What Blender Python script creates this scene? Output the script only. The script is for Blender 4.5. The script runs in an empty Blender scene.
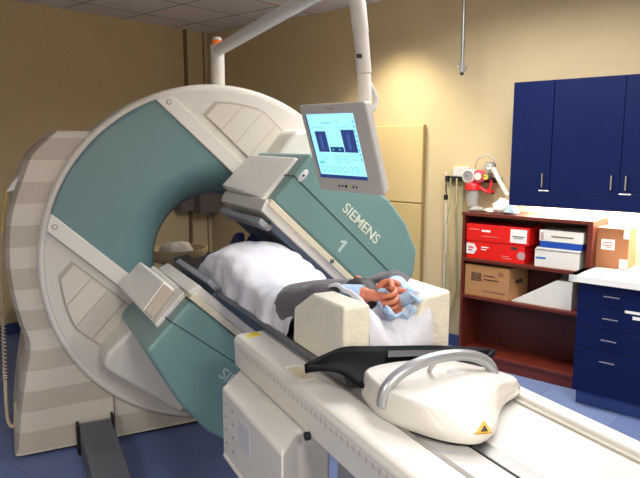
import bpy, bmesh, math, random
from mathutils import Vector, Matrix, noise
random.seed(7)
S = bpy.context.scene
COL = S.collection
PI = math.pi
# ---------------------------------------------------------------- frames
F, HOR, H = 620.0, 147.0, 1.66
PITCH = math.atan((239 - HOR) / F)
TH = math.atan2(315, math.hypot(F, 92))      # scanner turned to the camera heading
RT = math.atan2(720, math.hypot(F, 92))      # room walls turned to the camera heading
U = Vector((math.cos(TH), math.sin(TH), 0)); V = Vector((-math.sin(TH), math.cos(TH), 0))
O_S = U * 1.036 + V * 3.475                  # floor point below the bore centre
FR = {'S': Matrix.Translation(O_S) @ Matrix.Rotation(TH, 4, 'Z'), 'R': Matrix.Rotation(RT, 4, 'Z')}
INFO = {}

# ---------------------------------------------------------------- materials
def lin(c):
    return tuple(((v / 255) / 12.92 if v / 255 <= .04045 else ((v / 255 + .055) / 1.055) ** 2.4) for v in c) + (1,)
MATS = {}
def mat(name, col, rough=.5, metal=0, var=.06, scale=12, bump=0, bscale=60, emit=None, estr=1, coat=0, trans=0, alpha=1, sheen=0):
    if name in MATS: return MATS[name]
    m = bpy.data.materials.new(name); m.use_nodes = True
    nt = m.node_tree; b = nt.nodes['Principled BSDF']
    b.inputs['Roughness'].default_value = rough; b.inputs['Metallic'].default_value = metal
    b.inputs['Coat Weight'].default_value = coat
    b.inputs['Transmission Weight'].default_value = trans
    b.inputs['Alpha'].default_value = alpha
    if sheen: b.inputs['Sheen Weight'].default_value = sheen
    tc = nt.nodes.new('ShaderNodeTexCoord')
    n = nt.nodes.new('ShaderNodeTexNoise'); n.inputs['Scale'].default_value = scale; n.inputs['Detail'].default_value = 4
    nt.links.new(tc.outputs['Object'], n.inputs['Vector'])
    r = nt.nodes.new('ShaderNodeMix'); r.data_type = 'RGBA'
    c = lin(col)
    r.inputs[6].default_value = tuple(max(0, v * (1 - var)) for v in c[:3]) + (1,)
    r.inputs[7].default_value = tuple(min(1, v * (1 + var)) for v in c[:3]) + (1,)
    nt.links.new(n.outputs['Fac'], r.inputs[0]); nt.links.new(r.outputs[2], b.inputs['Base Color'])
    if bump:
        n2 = nt.nodes.new('ShaderNodeTexNoise'); n2.inputs['Scale'].default_value = bscale; n2.inputs['Detail'].default_value = 3
        nt.links.new(tc.outputs['Object'], n2.inputs['Vector'])
        bp = nt.nodes.new('ShaderNodeBump'); bp.inputs['Strength'].default_value = bump; bp.inputs['Distance'].default_value = .01
        nt.links.new(n2.outputs['Fac'], bp.inputs['Height']); nt.links.new(bp.outputs[0], b.inputs['Normal'])
    if emit:
        b.inputs['Emission Color'].default_value = lin(emit); b.inputs['Emission Strength'].default_value = estr
    MATS[name] = m
    m['_'] = 0; del m['_']
    return m
CREAM = mat('cream_plastic', (219, 214, 205), .38, var=.02, coat=.1)
PANEL = mat('panel_cream', (208, 202, 193), .45, var=.02)
LIGHTP = mat('light_grey_plastic', (214, 214, 212), .45, var=.02)
TEAL = mat('teal_plastic', (116, 150, 146), .4, var=.03, coat=.1)
TEALR = mat('teal_ring', (100, 132, 135), .42, var=.03, coat=.15)
SEAM = mat('seam_dark', (40, 62, 62), .7)
SLATE = mat('slate_collimator', (86, 98, 116), .5, var=.05)
BAR = mat('grey_bar', (150, 153, 160), .4)
CHROME = mat('chrome', (200, 200, 202), .22, metal=1, var=.02)
STEEL = mat('brushed_steel', (158, 158, 156), .35, metal=.8, var=.1, scale=40)
GREY = mat('grey_plastic', (128, 130, 134), .5)
DGREY = mat('dark_grey', (98, 100, 108), .55)
BLACK = mat('black_carbon', (8, 8, 11), .62, var=.1)
BLACK.node_tree.nodes['Principled BSDF'].inputs['Specular IOR Level'].default_value = .15
BLACKM = mat('black_matte', (20, 20, 22), .7)
WHITE = mat('white_plastic', (224, 220, 212), .4, var=.02)
WHITEM = mat('white_paint', (228, 224, 214), .55, var=.02)
NAVY = mat('navy_laminate', (9, 24, 70), .45, var=.05, scale=30)
NAVY.node_tree.nodes['Principled BSDF'].inputs['Specular IOR Level'].default_value = .2
NAVYD = mat('navy_kick', (52, 78, 140), .6, var=.08, scale=30)
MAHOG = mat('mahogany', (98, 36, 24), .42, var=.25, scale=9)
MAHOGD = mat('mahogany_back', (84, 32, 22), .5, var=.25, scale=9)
CTOP = mat('counter_white', (238, 236, 230), .35, var=.02)
REDB = mat('red_card', (226, 22, 18), .45, var=.05)
REDP = mat('red_plastic', (214, 30, 34), .4)
CARD = mat('brown_card', (176, 128, 82), .8, var=.08, bump=.1)
CARD2 = mat('orange_card', (158, 104, 68), .8, var=.08)
PAPER = mat('paper_white', (236, 234, 230), .7, var=.02)
BLUEB = mat('blue_card', (24, 70, 160), .5)
INK = mat('ink_dark', (60, 50, 48), .8)
INKB = mat('ink_blue', (40, 110, 190), .8)
FOAMC = mat('cream_foam', (228, 222, 204), .8, var=.06, scale=30, bump=.5, bscale=70)
SHEET = mat('white_sheet', (216, 216, 224), .85, var=.03, bump=.25, bscale=120, sheen=.2)
PILLOW = mat('pillow_cotton', (214, 214, 222), .85, var=.03, bump=.2, bscale=60)
PADB = mat('pale_blue_pad', (176, 202, 228), .8, var=.1, scale=25, bump=.3)
SWEAT = mat('grey_sweatshirt', (86, 83, 91), .95, var=.12, scale=60, bump=.5, bscale=90, sheen=.2)
SKIN = mat('skin', (196, 116, 86), .5, var=.12, scale=30)
HAIR = mat('dark_hair', (26, 20, 20), .6, var=.4, scale=60)
SHOE = mat('navy_shoe', (30, 38, 84), .7)
ORANGE = mat('orange_lens', (236, 110, 20), .3, emit=(236, 110, 20), estr=.15)
YELLOW = mat('yellow_sticker', (236, 206, 40), .6)
AMBER = mat('amber_sticker', (222, 160, 40), .6)
CORDY = mat('yellow_cord', (200, 184, 128), .6)
CORDG = mat('pale_green_cord', (150, 168, 120), .6)
CLEAR = mat('clear_plastic', (224, 224, 220), .25, trans=.55)
TAN = mat('tan_panel', (214, 192, 142), .4, var=.05, scale=3)
def wall_mat():
    return mat('wall_paint', (204, 186, 148), .8, var=.05, scale=3, bump=.08, bscale=150)
WALL = wall_mat()
def glow(name, c, s):
    m = bpy.data.materials.new(name); m.use_nodes = True
    b = m.node_tree.nodes['Principled BSDF']; b.inputs['Base Color'].default_value = (0.02, .02, .02, 1); b.inputs['Roughness'].default_value = .3
    b.inputs['Emission Color'].default_value = lin(c); b.inputs['Emission Strength'].default_value = s
    return m
SCR = glow('screen_page', (150, 222, 250), 1.0); SCR2 = glow('screen_image', (40, 60, 120), .8); SCR3 = glow('screen_dark', (26, 56, 120), .7)
SCR4 = glow('screen_lines', (104, 178, 214), .9); SCR5 = glow('screen_bone', (62, 92, 156), .8); SCR6 = glow('screen_key', (60, 190, 190), .9)
TUBE = glow('under_cabinet_tube', (255, 244, 226), 9)

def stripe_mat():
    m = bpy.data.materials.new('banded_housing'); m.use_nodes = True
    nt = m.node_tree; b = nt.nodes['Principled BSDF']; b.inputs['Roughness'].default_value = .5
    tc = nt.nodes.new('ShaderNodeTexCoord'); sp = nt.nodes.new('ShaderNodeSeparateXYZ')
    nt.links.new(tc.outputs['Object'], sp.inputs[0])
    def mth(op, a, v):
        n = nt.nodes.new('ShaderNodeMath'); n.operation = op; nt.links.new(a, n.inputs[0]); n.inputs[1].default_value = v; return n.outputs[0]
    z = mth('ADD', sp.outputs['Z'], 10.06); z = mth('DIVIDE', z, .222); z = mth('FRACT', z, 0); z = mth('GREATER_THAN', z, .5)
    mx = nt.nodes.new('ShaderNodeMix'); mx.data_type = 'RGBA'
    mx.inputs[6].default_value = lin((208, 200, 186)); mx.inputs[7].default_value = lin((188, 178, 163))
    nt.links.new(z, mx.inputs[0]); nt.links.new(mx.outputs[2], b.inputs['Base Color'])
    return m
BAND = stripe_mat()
def ceil_mat():
    m = bpy.data.materials.new('ceiling_tiles'); m.use_nodes = True
    nt = m.node_tree; b = nt.nodes['Principled BSDF']; b.inputs['Roughness'].default_value = .9
    tc = nt.nodes.new('ShaderNodeTexCoord'); mp = nt.nodes.new('ShaderNodeMapping')
    mp.inputs['Location'].default_value = (.1, .15, 0)
    br = nt.nodes.new('ShaderNodeTexBrick'); br.offset = 0; br.inputs['Scale'].default_value = 1
    br.inputs['Brick Width'].default_value = .6; br.inputs['Row Height'].default_value = .6; br.inputs['Mortar Size'].default_value = .012
    br.inputs['Color1'].default_value = lin((238, 232, 230)); br.inputs['Color2'].default_value = lin((230, 224, 224)); br.inputs['Mortar'].default_value = lin((176, 166, 158))
    nt.links.new(tc.outputs['Object'], mp.inputs[0]); nt.links.new(mp.outputs[0], br.inputs['Vector']); nt.links.new(br.outputs['Color'], b.inputs['Base Color'])
    n2 = nt.nodes.new('ShaderNodeTexNoise'); n2.inputs['Scale'].default_value = 90; nt.links.new(tc.outputs['Object'], n2.inputs['Vector'])
    bp = nt.nodes.new('ShaderNodeBump'); bp.inputs['Strength'].default_value = .25; nt.links.new(n2.outputs['Fac'], bp.inputs['Height']); nt.links.new(bp.outputs[0], b.inputs['Normal'])
    return m
def floor_mat():
    m = bpy.data.materials.new('blue_carpet_tiles'); m.use_nodes = True
    nt = m.node_tree; b = nt.nodes['Principled BSDF']; b.inputs['Roughness'].default_value = .95
    tc = nt.nodes.new('ShaderNodeTexCoord')
    br = nt.nodes.new('ShaderNodeTexBrick'); br.offset = .5; br.inputs['Scale'].default_value = 1
    br.inputs['Brick Width'].default_value = .5; br.inputs['Row Height'].default_value = .5; br.inputs['Mortar Size'].default_value = .003
    br.inputs['Color1'].default_value = lin((108, 124, 166)); br.inputs['Color2'].default_value = lin((98, 114, 158)); br.inputs['Mortar'].default_value = lin((88, 102, 146))
    nt.links.new(tc.outputs['Object'], br.inputs['Vector'])
    n = nt.nodes.new('ShaderNodeTexNoise'); n.inputs['Scale'].default_value = 160; n.inputs['Detail'].default_value = 3; nt.links.new(tc.outputs['Object'], n.inputs['Vector'])
    mx = nt.nodes.new('ShaderNodeMix'); mx.data_type = 'RGBA'; mx.blend_type = 'OVERLAY'; mx.inputs[0].default_value = .3
    nt.links.new(br.outputs['Color'], mx.inputs[6]); nt.links.new(n.outputs['Fac'], mx.inputs[7]); nt.links.new(mx.outputs[2], b.inputs['Base Color'])
    return m

# ---------------------------------------------------------------- mesh builder
class MB:
    def __init__(s): s.bm = bmesh.new()
    def face(s, vs, m=0):
        try: f = s.bm.faces.new(vs)
        except ValueError: return None
        f.material_index = m; return f
    def box(s, x0, x1, y0, y1, z0, z1, m=0):
        return s.hexa([(x0, y0, z0), (x1, y0, z0), (x1, y1, z0), (x0, y1, z0), (x0, y0, z1), (x1, y0, z1), (x1, y1, z1), (x0, y1, z1)], m)
    def hexa(s, P, m=0):
        v = [s.bm.verts.new(p) for p in P]
        for q in ((0, 3, 2, 1), (4, 5, 6, 7), (0, 1, 5, 4), (1, 2, 6, 5), (2, 3, 7, 6), (3, 0, 4, 7)): s.face([v[i] for i in q], m)
        return s
    def prism(s, P, vec, m=0):
        a = [s.bm.verts.new(p) for p in P]; b = [s.bm.verts.new(Vector(p) + Vector(vec)) for p in P]
        s.face(a, m); s.face(b[::-1], m)
        for i in range(len(P)): j = (i + 1) % len(P); s.face([a[i], a[j], b[j], b[i]], m)
        return s
    def loops(s, L, m=0, cap0=True, cap1=True, close=True):
        R = [[s.bm.verts.new(p) for p in l] for l in L]; n = len(R[0])
        for a, b in zip(R, R[1:]):
            for i in range(n if close else n - 1): j = (i + 1) % n; s.face([a[i], a[j], b[j], b[i]], m)
        if cap0: s.face(R[0][::-1], m)
        if cap1: s.face(R[-1], m)
        return s
    def tube(s, path, r, seg=10, m=0, cap=True, closed=False):
        P = [Vector(p) for p in path]; n = len(P); L = []
        up = None
        for i in range(n):
            if closed: t = (P[(i + 1) % n] - P[i - 1]).normalized()
            else: t = (P[min(i + 1, n - 1)] - P[max(i - 1, 0)]).normalized()
            if up is None:
                up = Vector((0, 0, 1)) if abs(t.z) < .9 else Vector((1, 0, 0))
            a = (up - t * up.dot(t)).normalized(); b = t.cross(a); up = a
            rr = r[i] if isinstance(r, (list, tuple)) else r
            L.append([P[i] + (a * math.cos(2 * PI * k / seg) + b * math.sin(2 * PI * k / seg)) * rr for k in range(seg)])
        if closed: L.append(L[0])
        return s.loops(L, m, cap and not closed, cap and not closed)
    def lathe(s, prof, c, axis='z', seg=24, m=0, cap=True):
        L = []
        for r, h in prof:
            l = []
            for k in range(seg):
                a = 2 * PI * k / seg; x, y = r * math.cos(a), r * math.sin(a)
                d = {'z': (x, y, h), 'y': (x, h, y), 'x': (h, x, y)}[axis]
                l.append(Vector(c) + Vector(d))
            L.append(l)
        return s.loops(L, m, cap, cap)
    def ball(s, c, r, seg=16, rings=10, m=0, M=None):
        r = Vector(r) if not isinstance(r, (int, float)) else Vector((r, r, r)); L = []
        for i in range(1, rings):
            p = PI * i / rings
            l = []
            for k in range(seg):
                a = 2 * PI * k / seg
                q = Vector((r.x * math.sin(p) * math.cos(a), r.y * math.sin(p) * math.sin(a), -r.z * math.cos(p)))
                l.append(Vector(c) + (M @ q if M else q))
            L.append(l)
        return s.loops(L, m)
    def build(s, name, mats, parent=None, frame='S', o=None, bevel=0, smooth=True, seg=2, solid=0, sub=0, ang=35, keep=False):
        if parent is not None: frame, o = INFO[parent.name]
        o = Vector(o if o is not None else (0, 0, 0))
        bmesh.ops.remove_doubles(s.bm, verts=s.bm.verts[:], dist=1e-5)
        if not keep: bmesh.ops.recalc_face_normals(s.bm, faces=s.bm.faces[:])
        for v in s.bm.verts: v.co -= o
        me = bpy.data.meshes.new(name); s.bm.to_mesh(me); s.bm.free()
        for m in (mats if isinstance(mats, (list, tuple)) else [mats]): me.materials.append(m)
        ob = bpy.data.objects.new(name, me); COL.objects.link(ob)
        if smooth: me.shade_smooth()
        if solid:
            q = ob.modifiers.new('solid', 'SOLIDIFY'); q.thickness = solid; q.offset = 0
        if sub:
            q = ob.modifiers.new('sub', 'SUBSURF'); q.levels = sub; q.render_levels = sub
        if bevel:
            q = ob.modifiers.new('bevel', 'BEVEL'); q.width = bevel; q.segments = seg; q.limit_method = 'ANGLE'; q.angle_limit = math.radians(30); q.harden_normals = True
        elif smooth and not sub:
            me.set_sharp_from_angle(angle=math.radians(ang))
        if parent is not None: ob.parent = parent
        else: ob.matrix_world = FR[frame] @ Matrix.Translation(o)
        INFO[ob.name] = (frame, o)
        return ob
def tag(ob, label, cat, group=None):
    ob['label'] = label; ob['category'] = cat
    if group: ob['group'] = group
    return ob
def thing(name, label, cat, frame, o, group=None):
    e = bpy.data.objects.new(name, None); COL.objects.link(e); e.empty_display_size = .05
    e.matrix_world = FR[frame] @ Matrix.Translation(Vector(o)); INFO[e.name] = (frame, Vector(o))
    return tag(e, label, cat, group)
def struct(ob): ob['kind'] = 'structure'; return ob
def lettering(body, size, right, up, pos, parent, m, name='lettering', ext=.0008, align='LEFT', bold=.0):
    cu = bpy.data.curves.new('t', 'FONT'); cu.body = body; cu.size = size; cu.extrude = ext; cu.align_x = align; cu.offset = bold
    to = bpy.data.objects.new('t', cu); COL.objects.link(to)
    bpy.context.view_layer.update()
    me = bpy.data.meshes.new_from_object(to.evaluated_get(bpy.context.evaluated_depsgraph_get()))
    bpy.data.objects.remove(to)
    r = Vector(right).normalized(); u = Vector(up).normalized(); n = r.cross(u)
    frame, o = INFO[parent.name]
    for v in me.vertices: v.co = Vector(pos) + r * v.co.x + u * v.co.y + n * v.co.z - o
    me.materials.clear(); me.materials.append(m); me.name = name
    ob = bpy.data.objects.new(name, me); COL.objects.link(ob); ob.parent = parent
    INFO[ob.name] = (frame, o)
    return ob
def smoothpath(P, n=8, closed=False):
    P = [Vector(p) for p in P]; out = []
    N = len(P)
    for i in range(N if closed else N - 1):
        a, b, c, d = (P[(i - 1) % N], P[i], P[(i + 1) % N], P[(i + 2) % N]) if closed else (P[max(i - 1, 0)], P[i], P[i + 1], P[min(i + 2, N - 1)])
        for k in range(n):
            t = k / n
            out.append(.5 * ((2 * b) + (c - a) * t + (2 * a - 5 * b + 4 * c - d) * t * t + (3 * b - a - 3 * c + d) * t ** 3))
    if not closed: out.append(P[-1])
    return out

# ---------------------------------------------------------------- room shell (room frame)
X0, X1, Y0, Y1, ZC = -2.2, 4.55, -2.4, 5.62, 2.9
def shell(name, b, m):
    q = MB(); q.box(*b); return struct(q.build(name, m, frame='R', smooth=False))
shell('floor', (X0, X1, Y0, Y1, -.1, 0), floor_mat())
shell('ceiling', (X0, X1, Y0, Y1, ZC, ZC + .1), ceil_mat())
shell('wall_right', (X1, X1 + .1, Y0 - .1, Y1 + .1, -.1, ZC + .1), WALL)
shell('wall_back', (X0 - .1, X1, Y1, Y1 + .1, -.1, ZC + .1), WALL)
shell('wall_left', (X0 - .1, X0, Y0 - .1, Y1, -.1, ZC + .1), WALL)
shell('wall_front', (X0, X1, Y0 - .1, Y0, -.1, ZC + .1), WALL)
BASEB = mat('cove_base', (56, 78, 132), .6)
for nm, b in (('baseboard_right', (X1 - .012, X1, 2.26, Y1, 0, .1)), ('baseboard_back', (X0, 4.22, Y1 - .012, Y1, 0, .1))):
    shell(nm, b, BASEB)
q = MB(); q.box(4.25, 4.46, 5.59, Y1, 0, ZC); q.box(4.225, 4.25, 5.585, Y1, 0, ZC, 1); q.box(4.46, 4.475, 5.585, Y1, 0, ZC, 1)
struct(q.build('trim_1', [WALL, mat('trim_brown', (128, 104, 76), .6)], frame='R', smooth=False))
q = MB()
q.box(4.03, 4.2, 5.48, 5.618, .97, 1.13); q.box(4.2, 4.5, 5.38, 5.515, .94, 1.16); q.box(4.22, 4.48, 5.37, 5.38, .96, 1.14)
tag(q.build('wall_unit', mat('wall_unit_grey', (112, 104, 98), .6), frame='R', o=(4.25, 5.5, .94), bevel=.006), 'dark grey box fixed to the back corner, seen through the scanner bore', 'wall box')
q = MB(); q.lathe([(.0, 0), (.13, 0), (.15, .3), (.155, .32), (.14, .32), (.13, .02)], (2.42, 5.42, 0), seg=20, cap=False)
tag(q.build('waste_bin', mat('dark_navy_bin', (30, 32, 48), .5), frame='R', o=(2.42, 5.42, 0)), 'dark bin on the floor by the back wall, left of the scanner', 'bin')

# tan sheet leaning on the right wall
t = thing('wall_panel', 'tall tan two-piece panel standing against the right wall behind the monitor', 'panel', 'R', (4.52, 3.0, 0))
MB().box(4.515, 4.535, 2.79, 3.36, 1.19, 1.84).build('upper_panel', TAN, t, bevel=.004)
MB().box(4.51, 4.535, 2.79, 3.36, .01, 1.18).build('lower_panel', mat('tan_panel_low', (206, 184, 132), .4, var=.05, scale=3), t, bevel=.004)
MB().box(4.507, 4.54, 2.775, 2.789, .01, 1.845).build('edge_strip', mat('panel_edge', (150, 128, 84), .5), t, bevel=.002)

# ceiling hook pole
t = thing('infusion_pole', 'slim grey pole with hooks hanging from the ceiling near the right wall', 'hanging pole', 'R', (4.2, 2.28, 2.18))
MB().tube([(4.2, 2.28, 2.9), (4.2, 2.28, 2.24)], .013, 12).build('pole', STEEL, t)
MB().tube([(4.2, 2.28, 2.27), (4.2, 2.28, 2.2)], .017, 12).build('collar', GREY, t)
for sg in (-1, 1):
    MB().tube(smoothpath([(4.2, 2.28, 2.235 + .01 * sg), (4.2, 2.28 + sg * .02, 2.222 + .012 * sg), (4.2, 2.28 + sg * .034, 2.235 + .012 * sg), (4.2, 2.28 + sg * .036, 2.262 + .012 * sg)], 5), .006, 8).build('hook', STEEL, t)
MB().ball((4.2, 2.28, 2.192), .014, 10, 8).build('tip', BLACKM, t)

# ---------------------------------------------------------------- bookcase and contents (room frame)
t = thing('bookcase', 'reddish-brown wooden open bookcase against the right wall', 'bookcase', 'R', (4.23, 1.78, 0))
YL, YR = 2.25, 1.30
MB().box(4.23, 4.545, YL - .02, YL, 0, 1.15).build('side_panel', MAHOG, t, bevel=.002)
MB().box(4.23, 4.545, YR, YR + .035, 0, 1.15).build('side_panel', MAHOG, t, bevel=.002)
MB().box(4.225, 4.545, YR, YL + .005, 1.15, 1.175).build('top', MAHOG, t, bevel=.002)
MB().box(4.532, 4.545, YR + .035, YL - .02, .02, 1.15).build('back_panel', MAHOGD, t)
for z in (.815, .53, .09):
    MB().box(4.232, 4.532, YR + .035, YL - .02, z - .012, z + .012).build('shelf', MAHOG, t, bevel=.002)
MB().box(4.24, 4.255, YR + .035, YL - .02, 0, .078).build('plinth', MAHOG, t)

class Prints:
    def __init__(s): s.L = []
    def build(s, name, mats, parent):
        for x0, x1, y0, y1, z0, z1, m in s.L:
            q = MB(); q.box(x0, x1, y0, y1, z0, z1); q.build(name, mats[m] if isinstance(mats, list) else mats, parent, smooth=False)
def flat(q, x, y0, y1, z0, z1, m=1, th=.0015): q.L.append((x - th, x, min(y0, y1), max(y0, y1), z0, z1, m))
SH1, SH2 = .827, .542
# red boxes
t = thing('red_box', 'red cardboard box on the upper bookcase shelf, under the other red box', 'box', 'R', (4.26, 1.98, SH1), 'red boxes in the bookcase')
MB().box(4.255, 4.5, 1.765, 2.222, SH1, SH1 + .135).build('carton', REDB, t, bevel=.003)
q = MB(); q.prism([(4.2535, 2.222, .86), (4.2535, 2.16, .86), (4.2535, 2.135, .9), (4.2535, 2.16, .94), (4.2535, 2.222, .94)], (.0015, 0, 0)); q.build('hexagon_label', PAPER, t)
q = MB(); q.lathe([(.0, -.001), (.03, -.001), (.03, .0005), (0, .0005)], (4.2545, 1.79, .885), 'x', 16, cap=False); q.build('round_label', mat('grey_label', (186, 150, 150), .6), t)
q = Prints()
for y0, y1, z in ((2.1, 2.04, .915), (2.1, 2.06, .897)): flat(q, 4.254, y0, y1, z, z + .007, 0)
flat(q, 4.254, 1.87, 1.82, .925, .945, 1); flat(q, 4.254, 1.93, 1.86, .85, .856, 2); flat(q, 4.254, 1.94, 1.88, .865, .871, 2); flat(q, 4.254, 2.205, 2.165, .905, .915, 3); flat(q, 4.254, 2.205, 2.175, .885, .895, 3)
q.build('print', [PAPER, INK, mat('faint_pink', (240, 120, 110), .7), REDB], t)
t = thing('red_box', 'red cardboard box with a white label, stacked topmost of the two red boxes', 'box', 'R', (4.26, 1.98, SH1 + .136), 'red boxes in the bookcase')
MB().box(4.25, 4.48, 1.735, 2.225, SH1 + .136, SH1 + .262).build('carton', REDB, t, bevel=.003)
q = Prints(); flat(q, 4.2495, 1.875, 1.752, .977, 1.075, 0); flat(q, 4.248, 1.86, 1.77, 1.02, 1.026, 1); flat(q, 4.248, 1.85, 1.78, 1.008, 1.012, 1); q.build('white_label', [PAPER, INK], t)
q = Prints(); flat(q, 4.2495, 2.1, 2.03, 1.035, 1.05, 0); flat(q, 4.2495, 2.2, 2.12, 1.045, 1.054, 1); flat(q, 4.2495, 2.1, 1.96, 1.0, 1.005, 1); q.build('print', [PAPER, MATS['faint_pink']], t)
# white/blue boxes
t = thing('white_box', 'plain white box at the bottom of the white and blue stack in the bookcase', 'box', 'R', (4.26, 1.54, SH1))
MB().box(4.25, 4.5, 1.38, 1.69, SH1, SH1 + .125).build('carton', WHITE, t, bevel=.003)
MB().box(4.243, 4.505, 1.375, 1.68, SH1 + .125, SH1 + .138).build('lid', LIGHTP, t, bevel=.003)
q = Prints(); flat(q, 4.2495, 1.68, 1.61, .885, .897, 0); q.build('print', INKB, t)
q = MB(); q.box(4.255, 4.5, 1.37, 1.66, SH1 + .139, SH1 + .183)
tag(q.build('blue_box', BLUEB, frame='R', o=(4.26, 1.52, SH1 + .139), bevel=.003), 'flat blue box between the two white boxes on the upper shelf', 'box')
t = thing('white_box', 'white box with a line of print, topmost of the stack beside the red boxes', 'box', 'R', (4.26, 1.52, SH1 + .184))
MB().box(4.255, 4.5, 1.365, 1.665, SH1 + .184, SH1 + .262).build('carton', WHITE, t, bevel=.003)
q = Prints(); flat(q, 4.2545, 1.58, 1.43, 1.043, 1.052, 0); flat(q, 4.2545, 1.655, 1.635, 1.02, 1.07, 1); q.build('print', [mat('ink_olive', (120, 110, 80), .8), MATS['grey_label']], t)
# brown carton
t = thing('cardboard_box', 'brown cardboard carton on the middle bookcase shelf below the red boxes', 'box', 'R', (4.26, 2.05, SH2))
q = MB(); q.hexa([(4.25, 2.225, SH2), (4.25, 1.87, SH2), (4.5, 1.83, SH2), (4.5, 2.22, SH2), (4.25, 2.225, SH2 + .237), (4.25, 1.87, SH2 + .237), (4.5, 1.83, SH2 + .237), (4.5, 2.22, SH2 + .237)]); q.build('carton', CARD, t, bevel=.003)
q = Prints(); flat(q, 4.2495, 2.17, 2.09, .66, .72, 0); flat(q, 4.2495, 2.07, 1.98, .7, .709, 0); flat(q, 4.2495, 2.07, 1.95, .672, .68, 0); flat(q, 4.2495, 1.955, 1.915, .715, .745, 1); flat(q, 4.2495, 2.07, 1.9, .585, .592, 1)
for k in range(3): flat(q, 4.2485, 2.16, 2.1, .668 + k * .018, .676 + k * .018, 1)
q.build('print', [mat('card_ink', (84, 58, 44), .8), mat('card_ink_soft', (140, 98, 72), .8)], t)
q = MB(); q.prism([(4.25 + .08, 1.855, .66), (4.25 + .16, 1.842, .66), (4.25 + .16, 1.842, .69), (4.25 + .08, 1.855, .69)], (.004, -.004, 0)); q.build('hand_hole', INK, t)
# wedge
q = MB(); q.prism([(4.26, 1.86, SH2), (4.26, 1.42, SH2), (4.26, 1.42, SH2 + .2), (4.26, 1.53, SH2 + .2)], (.2, 0, 0), 0)
q.prism([(4.46, 1.60, SH2), (4.46, 1.38, SH2), (4.46, 1.38, SH2 + .235), (4.46, 1.56, SH2 + .235)], (.06, 0, 0), 1)
tag(q.build('wedge_cushion', [mat('white_vinyl', (226, 222, 212), .5), mat('grey_vinyl', (110, 106, 104), .5)], frame='R', o=(4.3, 1.6, SH2), bevel=.004), 'white wedge-shaped cushion on the middle bookcase shelf', 'cushion')
# clutter on the top of the bookcase
def packet(c, sx, sy, sz, m, label, seed):
    q = MB(); rnd = random.Random(seed)
    L = []
    for k, (f, z) in enumerate(((.7, 0), (1, .25), (.95, .6), (.6, .95), (.2, 1))):
        L.append([(c[0] + f * sx * math.cos(a) * (1 + .25 * rnd.uniform(-1, 1)), c[1] + f * sy * math.sin(a) * (1 + .25 * rnd.uniform(-1, 1)), c[2] + z * sz * (1 + .2 * rnd.uniform(-1, 1) * (k > 0))) for a in [i * PI / 6 for i in range(12)]])
    q.loops(L)
    tag(q.build('plastic_packet', m, frame='R', o=c, ang=60), label, 'packet', 'packets on the bookcase top')
packet((4.32, 2.17, 1.175), .05, .06, .035, CLEAR, 'small clear packet on the left end of the bookcase top', 1)
packet((4.36, 1.99, 1.175), .07, .08, .1, mat('film_white', (228, 226, 222), .25), 'crumpled white wrapper heaped on the bookcase top', 2)
packet((4.3, 1.9, 1.175), .05, .05, .065, mat('film_blue', (170, 196, 208), .3), 'pale blue packet on the bookcase top beside the wall cabinet', 3)
packet((4.33, 2.07, 1.175), .04, .05, .03, mat('film_cream', (222, 214, 196), .3), 'flat cream packet lying between the clear packet and the crumpled wrapper', 4)

# ---------------------------------------------------------------- wall cabinets, drawers, counter
def pull(root, p, axis, L):
    q = MB(); d = Vector((0, 0, 1)) if axis == 'z' else Vector((0, 1, 0)); p = Vector(p); x = Vector((-1, 0, 0))
    q.tube([p - d * L / 2, p - d * L / 2 + x * .025, p + d * L / 2 + x * .025, p + d * L / 2], .005, 8)
    return q.build('handle', CHROME, root)
def wall_cab(y0, y1, doors, label, dx=0, dz=0):
    t = thing('wall_cabinet', label, 'cabinet', 'R', (4.25 - dx, (y0 + y1) / 2, 1.25), 'blue wall cabinets')
    q = MB(); q.box(4.24 - dx, 4.548, y1, y0, 1.36, 2.105 + dz); q.build('body', NAVY, t, bevel=.002)
    for a, b, hy in doors:
        d = MB().box(4.221 - dx, 4.24 - dx, b + .0015, a - .0015, 1.362, 2.103 + dz).build('door', NAVY, t, bevel=.002)
        pull(d, (4.221 - dx, hy, 1.435), 'z', .09)
    MB().box(4.222 - dx, 4.24 - dx, y1, y0, 1.25, 1.361).build('light_valance', NAVY, t, bevel=.002)
    MB().box(4.40, 4.46, y1 + .04, y0 - .04, 1.325, 1.3595).build('light_tube', TUBE, t, bevel=.006)
    return t
c1 = wall_cab(1.886, 1.602, [(1.886, 1.602, 1.645)], 'dark blue single-door wall cabinet at the left end, above the bookcase')
c2 = wall_cab(1.60, .69, [(1.60, 1.156, 1.2), (1.156, .69, 1.113)], 'wide dark blue double-door wall cabinet above the white counter')
for c, y in ((c1, 1.64), (c2, 1.12)):
    MB().box(4.2195, 4.2215, y - .035, y + .035, 1.36, 1.368).build('label_strip', PAPER, c)
c3 = wall_cab(.688, -.25, [(.688, .22, .26), (.22, -.25, .18)], 'dark blue wall cabinet further right, past the picture edge')

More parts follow.
